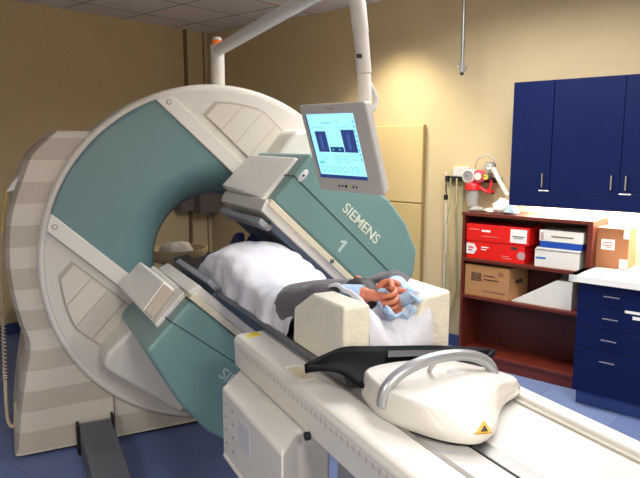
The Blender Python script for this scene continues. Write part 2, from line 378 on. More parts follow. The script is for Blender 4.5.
t = thing('drawer_cabinet', 'dark blue four-drawer base cabinet under the white counter', 'cabinet', 'R', (3.98, 1.0, 0))
MB().box(3.99, 4.545, .7, 1.29, .1, .818).build('body', NAVY, t, bevel=.002)
MB().box(4.03, 4.5, .7, 1.28, 0, .1).build('toe_kick', NAVYD, t)
for z0, z1, hz in ((.678, .815, .752), (.536, .674, .612), (.403, .532, .475), (.106, .399, .335)):
    d = MB().box(3.972, 3.99, .88, 1.288, z0, z1).build('drawer', NAVY, t, bevel=.002)
    pull(d, (3.972, 1.08, hz), 'y', .09)
d = MB().box(3.972, 3.99, .702, .876, .106, .815).build('door', NAVY, t, bevel=.002)
q = MB(); q.box(3.97, 3.9722, .9, 1.005, .664, .68); q.box(3.969, 3.9722, .91, .96, .63, .65); q.build('label_strip', PAPER, t)
t = thing('base_cabinet', 'dark blue base cabinet right of the four-drawer cabinet', 'cabinet', 'R', (3.98, .3, 0))
MB().box(3.99, 4.545, -.3, .695, .1, .818).build('body', NAVY, t, bevel=.002)
MB().box(4.03, 4.5, -.3, .695, 0, .1).build('toe_kick', NAVYD, t)
for a, b, hy in ((.2, .693, .25), (-.298, .196, .15)):
    d = MB().box(3.972, 3.99, a, b, .106, .815).build('door', NAVY, t, bevel=.002); pull(d, (3.972, hy, .7), 'z', .09)
q = MB(); q.box(3.945, 4.545, -.3, 1.345, .819, .862)
q.box(3.945, 4.545, 1.29, 1.345, .819, .862)
tag(q.build('countertop', CTOP, frame='R', o=(3.95, .5, .82), bevel=.004), 'white laminate countertop on the blue base cabinets', 'countertop')
t = thing('cardboard_box', 'upright brown cardboard box with white labels standing on the counter', 'box', 'R', (4.3, 1.23, .862))
MB().box(4.32, 4.5, 1.10, 1.345, .8625, 1.13).build('carton', CARD2, t, bevel=.003)
q = Prints()
flat(q, 4.3195, 1.27, 1.185, .985, 1.055, 0); flat(q, 4.3195, 1.345, 1.31, 1.07, 1.125, 0); flat(q, 4.3195, 1.345, 1.31, .868, .935, 0); flat(q, 4.3195, 1.135, 1.10, 1.065, 1.125, 0); flat(q, 4.3195, 1.15, 1.1, .868, .93, 0)
flat(q, 4.318, 1.255, 1.2, 1.03, 1.036, 1); flat(q, 4.318, 1.26, 1.2, 1.012, 1.018, 1); flat(q, 4.318, 1.24, 1.205, 1.0, 1.006, 1); flat(q, 4.318, 1.335, 1.32, .872, .885, 1)
q.build('label', [PAPER, mat('ink_red', (190, 90, 80), .8)], t)

# ---------------------------------------------------------------- wall rail with suction and gauges (room frame)
t = thing('equipment_rail', 'black wall rail carrying medical gas outlets beside the blue cabinets', 'wall rail', 'R', (4.54, 2.33, 1.38))
MB().box(4.515, 4.548, 2.09, 2.57, 1.385, 1.425).build('rail', BLACKM, t, bevel=.004)
MB().box(4.51, 4.548, 2.37, 2.5, 1.425, 1.5).build('outlet_plate', mat('plate_grey', (206, 206, 204), .4), t, bevel=.004)
MB().box(4.49, 4.515, 2.36, 2.4, 1.385, 1.43).build('clip', BLACKM, t, bevel=.003)
MB().box(4.49, 4.515, 2.53, 2.56, 1.38, 1.43).build('clip', BLACKM, t, bevel=.003)
t = thing('suction_canister', 'clear suction canister with a red lid hanging from the wall rail', 'canister', 'R', (4.45, 2.28, 1.2))
q = MB(); q.lathe([(.0, 1.2), (.042, 1.2), (.052, 1.33), (.049, 1.33), (.04, 1.204), (0, 1.204)], (4.45, 2.285, 0), seg=20, cap=False); q.build('jar', CLEAR, t)
q = MB(); q.lathe([(.02, 1.385), (.05, 1.38), (.06, 1.365), (.062, 1.33), (.055, 1.325)], (4.45, 2.285, 0), seg=20); q.build('lid', REDP, t)
q = MB(); q.tube(smoothpath([(4.45, 2.24, 1.36), (4.46, 2.2, 1.33), (4.47, 2.17, 1.32), (4.49, 2.155, 1.38), (4.49, 2.17, 1.42)], 5), .012, 8); q.box(4.46, 4.5, 2.13, 2.2, 1.31, 1.33); q.build('bracket', REDP, t)
q = MB(); q.box(4.47, 4.49, 2.125, 2.15, 1.3, 1.32); q.build('knob', BLACKM, t, bevel=.004)
def gauge(c, r, label, ring, face, kind):
    t = thing('pressure_gauge', label, 'gauge', 'R', c, 'gauges on the wall rail')
    q = MB(); q.lathe([(.0, .04), (r, .04), (r, -.012), (r * .82, -.018), (r * .8, -.01), (0, -.01)], c, 'x', 24, cap=False); q.build('case', ring, t)
    q = MB(); q.lathe([(.0, -.0125), (r * .78, -.0125), (r * .78, -.0105), (0, -.0105)], c, 'x', 24, cap=False); q.build('dial', face, t)
    q = MB(); q.box(c[0] - .0145, c[0] - .013, c[1] - .003, c[1] + r * .5, c[2] - .002, c[2] + .003); q.build('needle', BLACKM, t)
    q = MB(); q.tube([(c[0] + .03, c[1], c[2]), (4.52, c[1], c[2] - .02)], .014, 10); q.build('stem', STEEL, t)
gauge((4.44, 2.32, 1.435), .055, 'round gauge with a grey dial above the red canister lid', WHITE, mat('dial_grey', (150, 148, 150), .4), 0)
gauge((4.45, 2.155, 1.515), .035, 'small pale-faced gauge highest on the wall rail', mat('gauge_grey', (140, 142, 148), .4), WHITE, 0)
gauge((4.44, 2.175, 1.435), .03, 'small gauge with a yellow face right of the red ring', DGREY, mat('dial_yellow', (226, 206, 60), .5), 0)
t = thing('flow_regulator', 'pink and white round regulator between the grey and yellow gauges', 'regulator', 'R', (4.43, 2.235, 1.435))
q = MB(); q.lathe([(.0, .05), (.05, .05), (.05, 0), (.03, -.008), (0, -.008)], (4.43, 2.235, 1.435), 'x', 20, cap=False); q.build('ring', mat('pink_plastic', (206, 70, 96), .4), t)
q = MB(); q.lathe([(.0, -.014), (.028, -.014), (.03, -.006), (0, -.006)], (4.43, 2.235, 1.435), 'x', 20, cap=False); q.build('cap', WHITE, t)
q = MB(); q.tube([(4.46, 2.235, 1.435), (4.52, 2.235, 1.41)], .015, 10); q.build('stem', STEEL, t)
q = MB(); q.tube(smoothpath([(4.44, 2.12, 1.5), (4.43, 2.08, 1.44), (4.43, 2.03, 1.36), (4.43, 1.99, 1.3)], 6), [.018] * 18 + [.012], 10)
tag(q.build('oxygen_tube', mat('tube_white', (230, 228, 220), .35), frame='R', o=(4.44, 2.05, 1.4)), 'white tube sloping from the wall rail towards the blue cabinet', 'tube')
q = MB(); q.tube(smoothpath([(4.45, 2.1, 1.55), (4.44, 2.17, 1.6), (4.44, 2.25, 1.56), (4.46, 2.28, 1.49)], 8), .006, 8)
tag(q.build('oxygen_tube', CLEAR, frame='R', o=(4.45, 2.2, 1.55)), 'clear looped tube arching over the gauges on the wall rail', 'tube')
# cords hanging from the rail
for i, (y, dy, zb, r, m, lab) in enumerate(((2.555, -.02, .05, .006, WHITE, 'leftmost white cord hanging from the black wall rail'), (2.515, .03, .3, .005, CORDG, 'pale green cord hanging in a long loop under the wall rail'),
        (2.46, .05, .45, .005, CORDY, 'yellow cord hanging below the grey outlet plate'), (2.40, -.04, .25, .004, CORDG, 'rightmost green cord hanging beside the red canister'))):
    q = MB(); P = [(4.50, y, 1.46 if i == 0 else 1.4), (4.49, y - .01, 1.2), (4.49, y + dy, .95), (4.50, y + dy * .5, .6), (4.51, y + dy, zb)]
    if i in (1, 2): P += [(4.51, y - .04 + dy, zb - .05), (4.51, y - .08, zb + .2), (4.51, y - .07, .9), (4.52, y - .05, 1.38)]
    q.tube(smoothpath(P, 8), r, 6); 
    q.box(4.498, 4.514, y - .004, y + .004, 1.388, 1.412)
    tag(q.build('hanging_cord', m, frame='R', o=(4.5, y, 1.4)), lab, 'cord', 'cords on the wall rail')
q = MB(); q.tube(smoothpath([(4.49, 2.545, 1.4), (4.485, 2.545, 1.33), (4.485, 2.54, 1.27)], 5), .005, 6); q.box(4.472, 4.495, 2.53, 2.555, 1.235, 1.275)
tag(q.build('plug', BLACKM, frame='R', o=(4.49, 2.54, 1.3)), 'black plug dangling on a short lead at the left of the wall rail', 'plug')

# ================================================================= SCANNER (scanner frame)
CX, CZ = .05, 1.03
T_ = Vector((.728, 0, -.685)); N_ = Vector((.685, 0, .728))
def D(t, n, y, s=1): return Vector((CX, y, CZ)) + T_ * t + N_ * (n * s)
G = thing('gamma_camera', 'large white and teal nuclear medicine scanner with a round gantry ring', 'scanner', 'S', (CX, 0, 0))
# housing: outline by (z -> left half width), bevelled front edge, round hole
prof = [(1.745, -.80), (1.70, -.855), (1.615, -.937), (1.5, -.985), (1.407, -1.021), (1.272, -1.057), (1.094, -1.074), (.938, -1.066), (.80, -1.045), (.722, -1.029), (.654, -1.008), (.59, -1.01), (.527, -1.023), (.42, -1.045), (.309, -1.065), (.125, -1.091), (.03, -1.10)]
prof = [(p.y, p.x) for p in [Vector((-.80, 1.745, 0))] + smoothpath([Vector((x, z, 0)) for z, x in prof[1:]], 4)]
outl = [(x, z) for z, x in prof] + [(2 * CX - x, z) for z, x in reversed(prof)]
outl += [(2 * CX + .80 + (-.80 - 2 * CX - .80) * i / 12, 1.745) for i in range(1, 12)]
_k = len(prof); outl = outl[:_k] + [(-1.10 + 2.30 * i / 12, .03) for i in range(1, 12)] + outl[_k:]
inner_in = []
for x, z in outl:
    d = Vector((CX - x, CZ - z)); L = d.length
    k = .075 * min(1, max(.0, abs(x - CX) / 1.0)) if .05 < z < 1.74 else .03
    inner_in.append((x + math.copysign(k, CX - x), z - (.012 if z > 1.74 else 0)))
hole = []
for x, z in inner_in:
    a = math.atan2(z - CZ, x - CX); hole.append((CX + .5 * math.cos(a), CZ + .5 * math.sin(a)))
q = MB()
def lp(pts, y): return [(x, y, z) for x, z in pts]
YB = .72
hole_o = [(CX + (x - CX) * 1.0, z) for x, z in hole]
R_ = [lp(hole, .06), lp(inner_in, .012), lp([((a + c) / 2 + (a - c) * .2, (b + d) / 2 + (b - d) * .2) for (a, b), (c, d) in zip(outl, inner_in)], .022), lp(outl, .07), lp(outl, YB), lp(hole_o, YB), lp(hole, .06)]
rows = [[q.bm.verts.new(p) for p in l] for l in R_[:-1]]; rows.append(rows[0])
nn = len(outl)
for k, (a, b) in enumerate(zip(rows, rows[1:])):
    for i in range(nn):
        j = (i + 1) % nn; q.face([a[i], a[j], b[j], b[i]], 1 if k in (1, 2, 3) else 0)
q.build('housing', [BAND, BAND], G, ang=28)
MB().box(CX - 1.06, CX + 1.06, .06, YB - .02, 0, .035).build('plinth', BLACKM, G)
MB().box(-.585, -.58, .0085, .02, .04, .3).build('panel_seam', mat('seam_beige', (120, 112, 100), .7), G)
# ring
RO, RI = .985, .365
def ry(r):      # front surface of the ring cover
    if r > .56: return -.035
    k = (.56 - r) / (.56 - RI); return -.035 + .16 * k ** 2.2
q = MB()
q.lathe([(.90, -.02), (.948, -.03), (.962, -.032), (.973, -.024), (.979, -.006), (.98, .02), (.98, .22), (.95, .26), (.6, .26)], (CX, 0, CZ), 'y', 120, cap=False)
q.build('rim', CREAM, G, ang=50)
q = MB(); q.lathe([(.90, -.02), (.6, -.018), (.56, -.015), (.40, .10), (RI, .135), (.41, .2), (.47, .42), (.48, YB + .01), (.53, YB + .01), (.53, .3), (.9, .26)], (CX, 0, CZ), 'y', 96, cap=False)
q.build('bore_liner', [PANEL], G, ang=50)
def patch(nlo, nhi, rlo, rhi, off, tlo=None, thi=None, nr=16, na=160):
    q = MB(); L = []
    for i in range(nr + 1):
        r = rlo + (rhi - rlo) * i / nr
        L.append([(CX + r * math.cos(2 * PI * k / na), ry(r) + off, CZ + r * math.sin(2 * PI * k / na)) for k in range(na)])
    q.loops(L, 0, False, False)
    def cut(vec, d, sgn):
        bmesh.ops.bisect_plane(q.bm, geom=q.bm.verts[:] + q.bm.edges[:] + q.bm.faces[:], dist=1e-5, plane_co=Vector((CX, 0, CZ)) + vec * d, plane_no=vec * sgn, clear_outer=True)
    if nlo is not None: cut(N_, nlo, -1)
    if nhi is not None: cut(N_, nhi, 1)
    if tlo is not None: cut(T_, tlo, -1)
    if thi is not None: cut(T_, thi, 1)
    return q
patch(-.408, .408, RI, .948, 0, nr=24, na=240).build('teal_cover', TEALR, G, solid=.02, ang=50)
def chord(n0, n1, R, y0, y1, s, m, name, parent, bev=.004, k=28):
    """flat bar between two chords of the ring, ends following the arc"""
    P = []
    for i in range(k + 1):
        n = n0 + (n1 - n0) * i / k; P.append((math.sqrt(max(1e-6, R * R - n * n)), n))
    loop = P + [(-t, n) for t, n in reversed(P)]
    q = MB(); q.prism([D(t, n, y0, s) for t, n in loop], (0, y1 - y0, 0))
    return q.build(name, m, parent, bevel=bev, ang=50)
SLATM = mat('slat_cream', (206, 198, 186), .5, var=.02); GAPM = mat('slat_gap', (176, 166, 152), .7)
for s in (1, -1):
    chord(.402, .485, .948, -.054, -.02, s, CREAM, 'guide_strip', G, k=6)
    pnl = chord(.488, .940, .948, -.034, -.015, s, PANEL, 'side_panel', G, k=40)
    # louvred inset: slats clipped by the arc
    edges = [-.60, -.485, -.375, -.265, -.155, -.045, .065, .175, .285, .395, .505, .60]
    q = MB(); tt = [-.62 + 1.24 * i / 24 for i in range(25)]
    q.prism([D(t, .528, -.030, s) for t in (-.62, .62)] + [D(t, min(.80, math.sqrt(.885 ** 2 - t * t)), -.030, s) for t in reversed(tt)], (0, -.0055, 0))
    q.build('louvre_backing', GAPM, pnl)
    for t0, t1 in zip(edges, edges[1:]):
        t0 += .003; t1 -= .003; ts = [t0 + (t1 - t0) * i / 5 for i in range(6)]
        m = [min(.79, math.sqrt(.872 ** 2 - t * t)) for t in ts]
        F_ = [D(t0, .538, -.037, s)] + [D(t, n, -.037 - .008 * (t - t0) / (t1 - t0), s) for t, n in zip(ts, m)] + [D(t1, .538, -.045, s)]
        q = MB(); q.loops([[Vector((p.x, -.033, p.z)) for p in F_], F_]); q.build('slat', SLATM, pnl)
for t0, n0 in ((-.80, .443), (-.80, -.443), (.80, .443), (.80, -.443)):
    c = D(t0, n0, 0); q = MB(); q.lathe([(.0, -.056), (.014, -.056), (.016, -.05), (.016, -.04)], c, 'y', 16, cap=False); q.lathe([(.0, -.058), (.009, -.058), (.009, -.055)], c, 'y', 12, 1, cap=False)
    q.build('screw_cap', [mat('screw_grey', (150, 142, 130), .5), CREAM], G)

# detectors
def detector(s):
    nm = 'detector_head'
    P = [(-.232, .302), (-.242, .60), (.05, .70), (.26, .735), (.43, .715), (.586, .655), (.655, .56), (.685, .43), (.63, .302)]
    q = MB(); q.prism([D(t, n, -.75, s) for t, n in P], (0, .69, 0))
    sh = q.build('detector_head', TEAL, G, bevel=.02, seg=3)
    sh['label'] = 'upper teal detector head tilted over the patient' if s > 0 else 'lower teal detector head below the table'
    k_ = 1 if s > 0 else .885
    q = MB(); q.hexa([D(-.226, .288, -.66, s), D(-.226, .562 * k_, -.66, s), D(-.226, .55 * k_, -.13, s), D(-.226, .288, -.16, s),
                      D(-.254, .288, -.66, s), D(-.256, .556 * k_, -.66, s), D(-.29, .535 * k_, -.12, s), D(-.312, .285, -.16, s)])
    q.build('side_cover', WHITE, sh, bevel=.01, seg=3)
    q = MB(); q.prism([D(t, n, -.755, s) for t, n in [(-.24, .266), (-.244, .3), (.62, .3), (.60, .266)]], (0, .68, 0)); q.build('collar', mat('collar_cream', (222, 212, 186), .45, var=.02), sh, bevel=.005)
    q = MB(); q.prism([D(t, n, -.742, s) for t, n in [(-.246, .225), (-.264, .283), (.6, .29), (.57, .225)]], (0, .62, 0)); q.build('collimator_frame', CREAM, sh, bevel=.006)
    q = MB(); q.prism([D(t, n, -.72, s) for t, n in [(-.15, .195), (-.16, .235), (.56, .235), (.54, .195)]], (0, .6, 0)); q.build('collimator', SLATE, sh, bevel=.004)
    q = MB(); q.prism([D(t, n, -.765, s) for t, n in [(-.225, .168), (-.232, .196), (-.16, .2), (-.155, .172)]], (0, .60, 0)); q.build('contact_bar', BAR, sh, bevel=.006)
    q = MB(); q.lathe([(0, -.014), (.014, -.012), (.015, 0), (0, .002)], D(-.175, .186, -.765, s), 'y', 14, cap=False); q.build('bar_cap', CHROME, sh)
    # seam, latch, button
    q = MB(); a, b = D(-.24, .457 if s > 0 else .43, -.752, s), D(.683, .457 if s > 0 else .36, -.752, s); w = N_ * .0025
    q.prism([a - w, b - w, b + w, a + w], (0, .01, 0)); q.build('seam', SEAM, sh)
    q = MB(); a = D(-.243, .452 if s > 0 else .43, -.75, s); q.prism([a, a - N_ * .006, a - N_ * .006 + Vector((0, .6, 0)), a + Vector((0, .6, 0))], T_ * -.002); q.build('seam', SEAM, sh)
    if s > 0:
        c = D(-.2, .49, -.752); L = []
        for k, (f, dy) in enumerate(((1, .002), (1, -.004), (.8, -.008))):
            L.append([c + T_ * (.016 * f * math.cos(a)) + N_ * (.036 * f * math.copysign(abs(math.sin(a)) ** .7, math.sin(a))) + Vector((0, dy, 0)) for a in [i * PI / 10 for i in range(20)]])
        q = MB(); q.loops(L, 0, False, True); lt = q.build('latch', LIGHTP, sh)
        q = MB(); q.lathe([(0, -.010), (.006, -.010), (.006, -.006)], c, 'y', 10, cap=False); q.build('latch_hole', BLACKM, sh)
        q = MB(); q.lathe([(0, -.006), (.011, -.005), (.012, .002)], D(.212, .283, -.755), 'y', 14, cap=False); q.build('button', DGREY, sh)
        lettering('SIEMENS', .075, T_, N_, D(.075, .508, -.7515), sh, mat('print_cream', (222, 226, 206), .5), bold=.0006)
        q = MB(); b0 = D(.19, .345, -.7505)
        q.prism([b0 + T_ * x + N_ * y for x, y in ((.012, 0), (.027, 0), (.027, .066), (.014, .066), (-.008, .05), (-.004, .038), (.012, .048))], (0, -.0018, 0)); q.build('numeral', mat('print_pale', (190, 208, 200), .5), sh, smooth=False)
    else:
        lettering('SIEMENS', .075, T_, N_, D(.115, -.498, -.7515), sh, mat('print_pale', (190, 208, 200), .5), bold=.0006)
    # arm linking the head to the ring
    q = MB(); q.prism([D(t, n, -.25, s) for t, n in [(-.20, .58), (-.215, .79), (-.17, .85), (.33, .82), (.36, .60)]], (0, .24, 0)); q.build('mounting_arm', CREAM, sh, bevel=.03, seg=4)
detector(1); detector(-1)
# white pad at the rear of the lower head (arm rest shaped block) seen on its side cover
sh = [o for o in G.children if o.name.startswith('detector_head')][1]
q = MB(); q.hexa([D(-.25, .31, -.56, -1), D(-.25, .49, -.60, -1), D(-.25, .50, -.07, -1), D(-.25, .305, -.07, -1), D(-.325, .312, -.56, -1), D(-.325, .48, -.60, -1), D(-.375, .48, -.13, -1), D(-.37, .312, -.13, -1)]); q.build('touch_pad', WHITE, sh, bevel=.01, seg=3)
q = MB(); q.hexa([D(-.262, .32, -.575, -1), D(-.262, .478, -.612, -1), D(-.262, .478, -.59, -1), D(-.262, .32, -.55, -1), D(-.32, .32, -.572, -1), D(-.32, .472, -.61, -1), D(-.32, .472, -.59, -1), D(-.32, .32, -.55, -1)]); q.build('pad_end', mat('pad_taupe', (170, 158, 146), .5), sh, bevel=.003)

# low grey floor box in front of the gantry base
t = thing('floor_box', 'low grey box on the carpet in front of the scanner base', 'floor box', 'S', (-.68, -.3, 0))
q = MB(); q.prism([(-.775, -.02, 0), (-.775, -.02, .165), (-.775, -.10, .15), (-.775, -.44, .15), (-.775, -.80, .10), (-.775, -.80, 0)], (.17, 0, 0)); q.build('cover', DGREY, t, bevel=.008)
q = MB(); q.box(-.735, -.64, -.40, -.14, .149, .153); q.build('top_plate', mat('plate_dark', (92, 94, 102), .5), t)
q = MB(); q.box(-.79, -.775, -.06, .0, .0, .17); q.box(-.605, -.595, -.06, .0, .0, .19); q.build('gasket', BLACKM, t)

# coiled cable on the left
t = thing('coiled_cable', 'beige coiled cable hanging from a hook at the left side of the scanner', 'cable', 'S', (-1.1, .15, 1.4))
q = MB(); q.tube(smoothpath([(-1.03, .13, 1.46), (-1.058, .13, 1.35), (-1.078, .13, 1.22)], 6), .005, 8); q.build('lead', mat('cable_yellow', (206, 178, 90), .6), t)
ax = smoothpath([(-1.078, .13, 1.22), (-1.093, .13, 1.1), (-1.103, .13, .86), (-1.11, .13, .64), (-1.118, .13, .42)], 6)
hel = []; N = 46 * 8
for i in range(N):
    f = i / N * (len(ax) - 1); k = int(f); p = ax[k].lerp(ax[min(k + 1, len(ax) - 1)], f - k); a = 2 * PI * i / 8
    hel.append(p + Vector((.0085 * math.cos(a), .0085 * math.sin(a), 0)))
q = MB(); q.tube(hel, .0042, 5); q.build('coil', mat('cable_beige', (188, 174, 146), .6), t)
q = MB(); q.tube(smoothpath([(-1.118, .13, .42), (-1.122, .13, .3), (-1.12, .13, .2), (-1.105, .13, .155), (-1.087, .13, .17), (-1.078, .13, .23), (-1.076, .13, .29)], 6), .009, 8); q.build('plug_lead', MATS['cable_beige'], t)
q = MB(); q.hexa([(-1.05, .08, 1.43), (-.98, .08, 1.44), (-.98, .2, 1.44), (-1.05, .2, 1.43), (-1.0, .08, 1.50), (-.955, .08, 1.535), (-.955, .2, 1.535), (-1.0, .2, 1.50)]); q.build('hook', LIGHTP, t, bevel=.006)

# beige tray seen through the bore
t = thing('tray_stand', 'beige padded tray on a stand behind the scanner, seen through the bore', 'stand', 'S', (.06, 1.1, 0))
q = MB(); L = []
for f, z in ((.6, .80), (.95, .83), (1.05, .88), (1.06, .915), (1.0, .915), (.9, .87), (.5, .855)):
    L.append([(.07 + .21 * f * math.cos(a), 1.1 + .2 * f * math.sin(a), z) for a in [i * PI / 14 for i in range(28)]])
q.loops(L); q.build('tray', mat('beige_pad', (196, 180, 154), .6), t, ang=50)
MB().tube([(.07, 1.1, .06), (.07, 1.1, .81)], .03, 14).build('column', STEEL, t)
q = MB(); q.lathe([(0, 0), (.24, 0), (.24, .03), (.05, .06), (0, .06)], (.07, 1.1, 0), seg=24, cap=False); q.build('base', DGREY, t)
q = MB(); L = []
for f, z in ((1, .872), (1.02, .90), (.8, .94), (.4, .955), (.1, .957)):
    L.append([(.06 + .12 * f * math.cos(a) * (1 + .1 * math.sin(3 * a)), 1.09 + .1 * f * math.sin(a) * (1 + .15 * math.cos(2 * a)), z + .006 * math.sin(5 * a)) for a in [i * PI / 10 for i in range(20)]])
q.loops(L); tag(q.build('folded_cloth', PILLOW, frame='S', o=(.06, 1.09, .87), ang=60), 'crumpled white cloth lying on the beige tray behind the scanner', 'cloth')

# ---------------------------------------------------------------- monitor arm + monitor
t = MB().tube([(.105, .127, 1.98), (.105, .127, 2.245)], .04, 20).build('monitor_arm', CREAM, G)
pth = [Vector((.105, .127, 2.215)), Vector((.115, -.5, 2.243)), Vector((.125, -1.12, 2.27))] 
bend = [(.130, -1.25, 2.274), (.14, -1.34, 2.262), (.153, -1.39, 2.228), (.163, -1.40, 2.18), (.176, -1.402, 2.08)]
q = MB(); q.tube(pth + [Vector(p) for p in bend], [.034, .033, .031, .031, .031, .031, .031, .03], 16); q.build('boom', CREAM, t)
MB().tube([(.175, -1.402, 2.09), (.192, -1.402, 1.935)], .0285, 16).build('drop_pipe', CREAM, t)
MB().tube([(.192, -1.402, 1.932), (.199, -1.402, 1.79)], .026, 16).build('swivel', WHITEM, t)
MB().box(.145, .165, -1.43, -1.425, 1.985, 2.0).build('set_screw', BLACKM, t)
q = MB(); q.tube(smoothpath([(.215, -1.402, 1.90), (.24, -1.402, 1.86), (.246, -1.402, 1.835), (.232, -1.402, 1.80)], 5), .01, 10); q.build('lever', LIGHTP, t)
q = MB(); q.lathe([(0, 2.245), (.026, 2.245), (.026, 2.272), (0, 2.272)], (.105, .127, 0), seg=16, cap=False); q.build('beacon', ORANGE, t)
q = MB(); q.lathe([(.027, 2.272), (.027, 2.283), (.02, 2.29), (0, 2.291)], (.105, .127, 0), seg=16, cap=False); q.build('beacon_cap', WHITE, t)

yaw, tilt, roll = -1.297, .347, -.016
r0 = Vector((math.cos(yaw), math.sin(yaw), 0)); nv = Vector((math.sin(yaw) * math.cos(tilt), -math.cos(yaw) * math.cos(tilt), -math.sin(tilt)))
u0 = nv.cross(r0)
if u0.z < 0: u0 = -u0
rv = r0 * math.cos(roll) + u0 * math.sin(roll); uv = -r0 * math.sin(roll) + u0 * math.cos(roll)
MC = Vector((.093, -1.4, 1.65))
def Mn(a, b, d): return MC + rv * a + uv * b + nv * d
t = thing('monitor', 'grey flat monitor with a bright screen hanging from the overhead arm', 'monitor', 'S', MC)
def mbox(q, a0, a1, b0, b1, d0, d1, m=0): q.hexa([Mn(a0, b0, d0), Mn(a1, b0, d0), Mn(a1, b1, d0), Mn(a0, b1, d0), Mn(a0, b0, d1), Mn(a1, b0, d1), Mn(a1, b1, d1), Mn(a0, b1, d1)], m); return q
W, Hh = .354, .358
q = MB(); q.hexa([Mn(-W / 2, -Hh / 2, 0), Mn(W / 2, -Hh / 2, 0), Mn(W / 2, Hh / 2, 0), Mn(-W / 2, Hh / 2, 0), Mn(-W / 2 + .012, -Hh / 2 + .012, -.045), Mn(W / 2 - .012, -Hh / 2 + .012, -.045), Mn(W / 2 - .012, Hh / 2 - .012, -.045), Mn(-W / 2 + .012, Hh / 2 - .012, -.045)])
q.build('bezel', mat('monitor_grey', (192, 188, 182), .45, var=.02), t, bevel=.01, seg=3)
mbox(MB(), -.08, .08, -.08, .1, -.075, -.04).build('rear_mount', LIGHTP, t, bevel=.008)
q = MB(); q.tube([Mn(0, .02, -.06), Vector((.199, -1.402, 1.80))], .02, 12); q.build('yoke', LIGHTP, t)
sx0, sx1, sy0, sy1 = -.148, .108, -.118, .14
q = MB(); w_, h_ = sx1 - sx0, sy1 - sy0
def sb(a0, a1, b0, b1, m, d=.0022): mbox(q, sx0 + a0 * w_, sx0 + a1 * w_, sy0 + b0 * h_, sy0 + b1 * h_, .0004, d, m)
sb(0, 1, 0, 1, 0, .0012)
sb(0, 1, 0, .055, 1); sb(0, .022, .055, 1, 1)
sb(.12, .35, .42, .74, 2); sb(.68, .94, .42, .76, 2); sb(.38, .66, .42, .50, 3)
sb(.2, .25, .46, .68, 5, .0026); sb(.78, .83, .46, .70, 5, .0026); sb(.42, .46, .45, .47, 6, .0026); sb(.55, .6, .45, .47, 6, .0026)
for k in range(7):
    c0 = .08 + k * .118
    for j in range(10):
        a0, a1 = 2 * PI * j / 10, 2 * PI * (j + 1) / 10
        P = [Mn(sx0 + (c0 + .04 + rr * math.cos(a)) * w_, sy0 + (.15 + rr * 1.2 * math.sin(a)) * h_, .0024) for rr, a in ((.034, a0), (.044, a0), (.044, a1), (.034, a1))]
        q.face([q.bm.verts.new(p) for p in P], 4)
sb(.07, .18, .235, .265, 6)
for k in range(5): sb(.42 + .02 * (k % 2), .56, .36 - k * .028, .366 - k * .028, 4); sb(.6, .7, .36 - k * .028, .366 - k * .028, 4)
for k in range(4): sb(.1, .28, .385 - k * .03, .39 - k * .03, 4); sb(.74, .92, .385 - k * .03, .39 - k * .03, 4)
for k in range(9): sb(.955, .985, .3 + k * .07, .335 + k * .07, 4)
sb(.3, .5, .86, .875, 4); sb(.1, .3, .80, .81, 4); sb(.6, .85, .80, .808, 4); sb(.62, .66, .87, .885, 4)
q.build('screen', [SCR, SCR3, SCR2, SCR3, SCR4, SCR5, SCR6], t, smooth=False, keep=True)
for k, (a, rr) in enumerate(((-.04, .0035), (-.022, .0035), (-.002, .0055), (.02, .006), (.038, .0035), (.055, .0035))):
    q = MB(); mbox(q, a - rr - .015, a + rr - .015, -.150 - rr, -.150 + rr, -.001, .0025); q.build('button', BLACKM if k != 3 else mat('green_led', (190, 200, 120), .5), t, bevel=.001)
q = MB(); mbox(q, -.03, .02, .156, .16, -.001, .0008); q.build('maker_mark', mat('mark_tan', (180, 150, 120), .6), t)

# ---------------------------------------------------------------- patient table
TB = thing('patient_table', 'long white scanner table with a cantilevered pallet leading into the bore', 'table', 'S', (0, -2.2, 0))
YN, YF = -3.35, -1.33
q = MB()
q.prism([(-.317, YF, .845), (-.322, YF, .955), (-.305, YF, .97), (-.2, YF, .97), (-.2, YF, .86), (-.22, YF, .845)], (0, YN - YF, 0)); q.build('side_beam', CREAM, TB, bevel=.012, seg=3)
q = MB(); q.prism([(.205, YF - .2, .95), (.215, YF - .2, .972), (.255, YF - .2, .975), (.275, YF - .2, .955), (.275, YF - .2, .85), (.205, YF - .2, .85)], (0, YN - YF + .2, 0)); q.build('side_rail', CREAM, TB, bevel=.008)
q = MB(); q.box(-.212, -.196, YN, YF - .01, .95, .9712); q.build('groove_line', mat('groove_shade_grey', (140, 134, 126), .5), TB, bevel=.002)  # raised grey strip standing in for the dark line of the groove
MB().box(-.192, .204, YN, -1.60, .87, .955).build('bed_top', mat('bed_white', (206, 203, 197), .42, var=.02), TB, bevel=.004)
MB().box(-.093, -.047, YN, -2.25, .953, .9575).build('centre_strip', STEEL, TB)
MB().box(-.098, -.0935, YN, -2.25, .953, .9565).build('strip_gap', BLACKM, TB)
MB().box(.19, .2045, YN, -2.0, .953, .961).build('rail_gap', mat('rail_shadow_grey', (176, 168, 154), .5), TB)
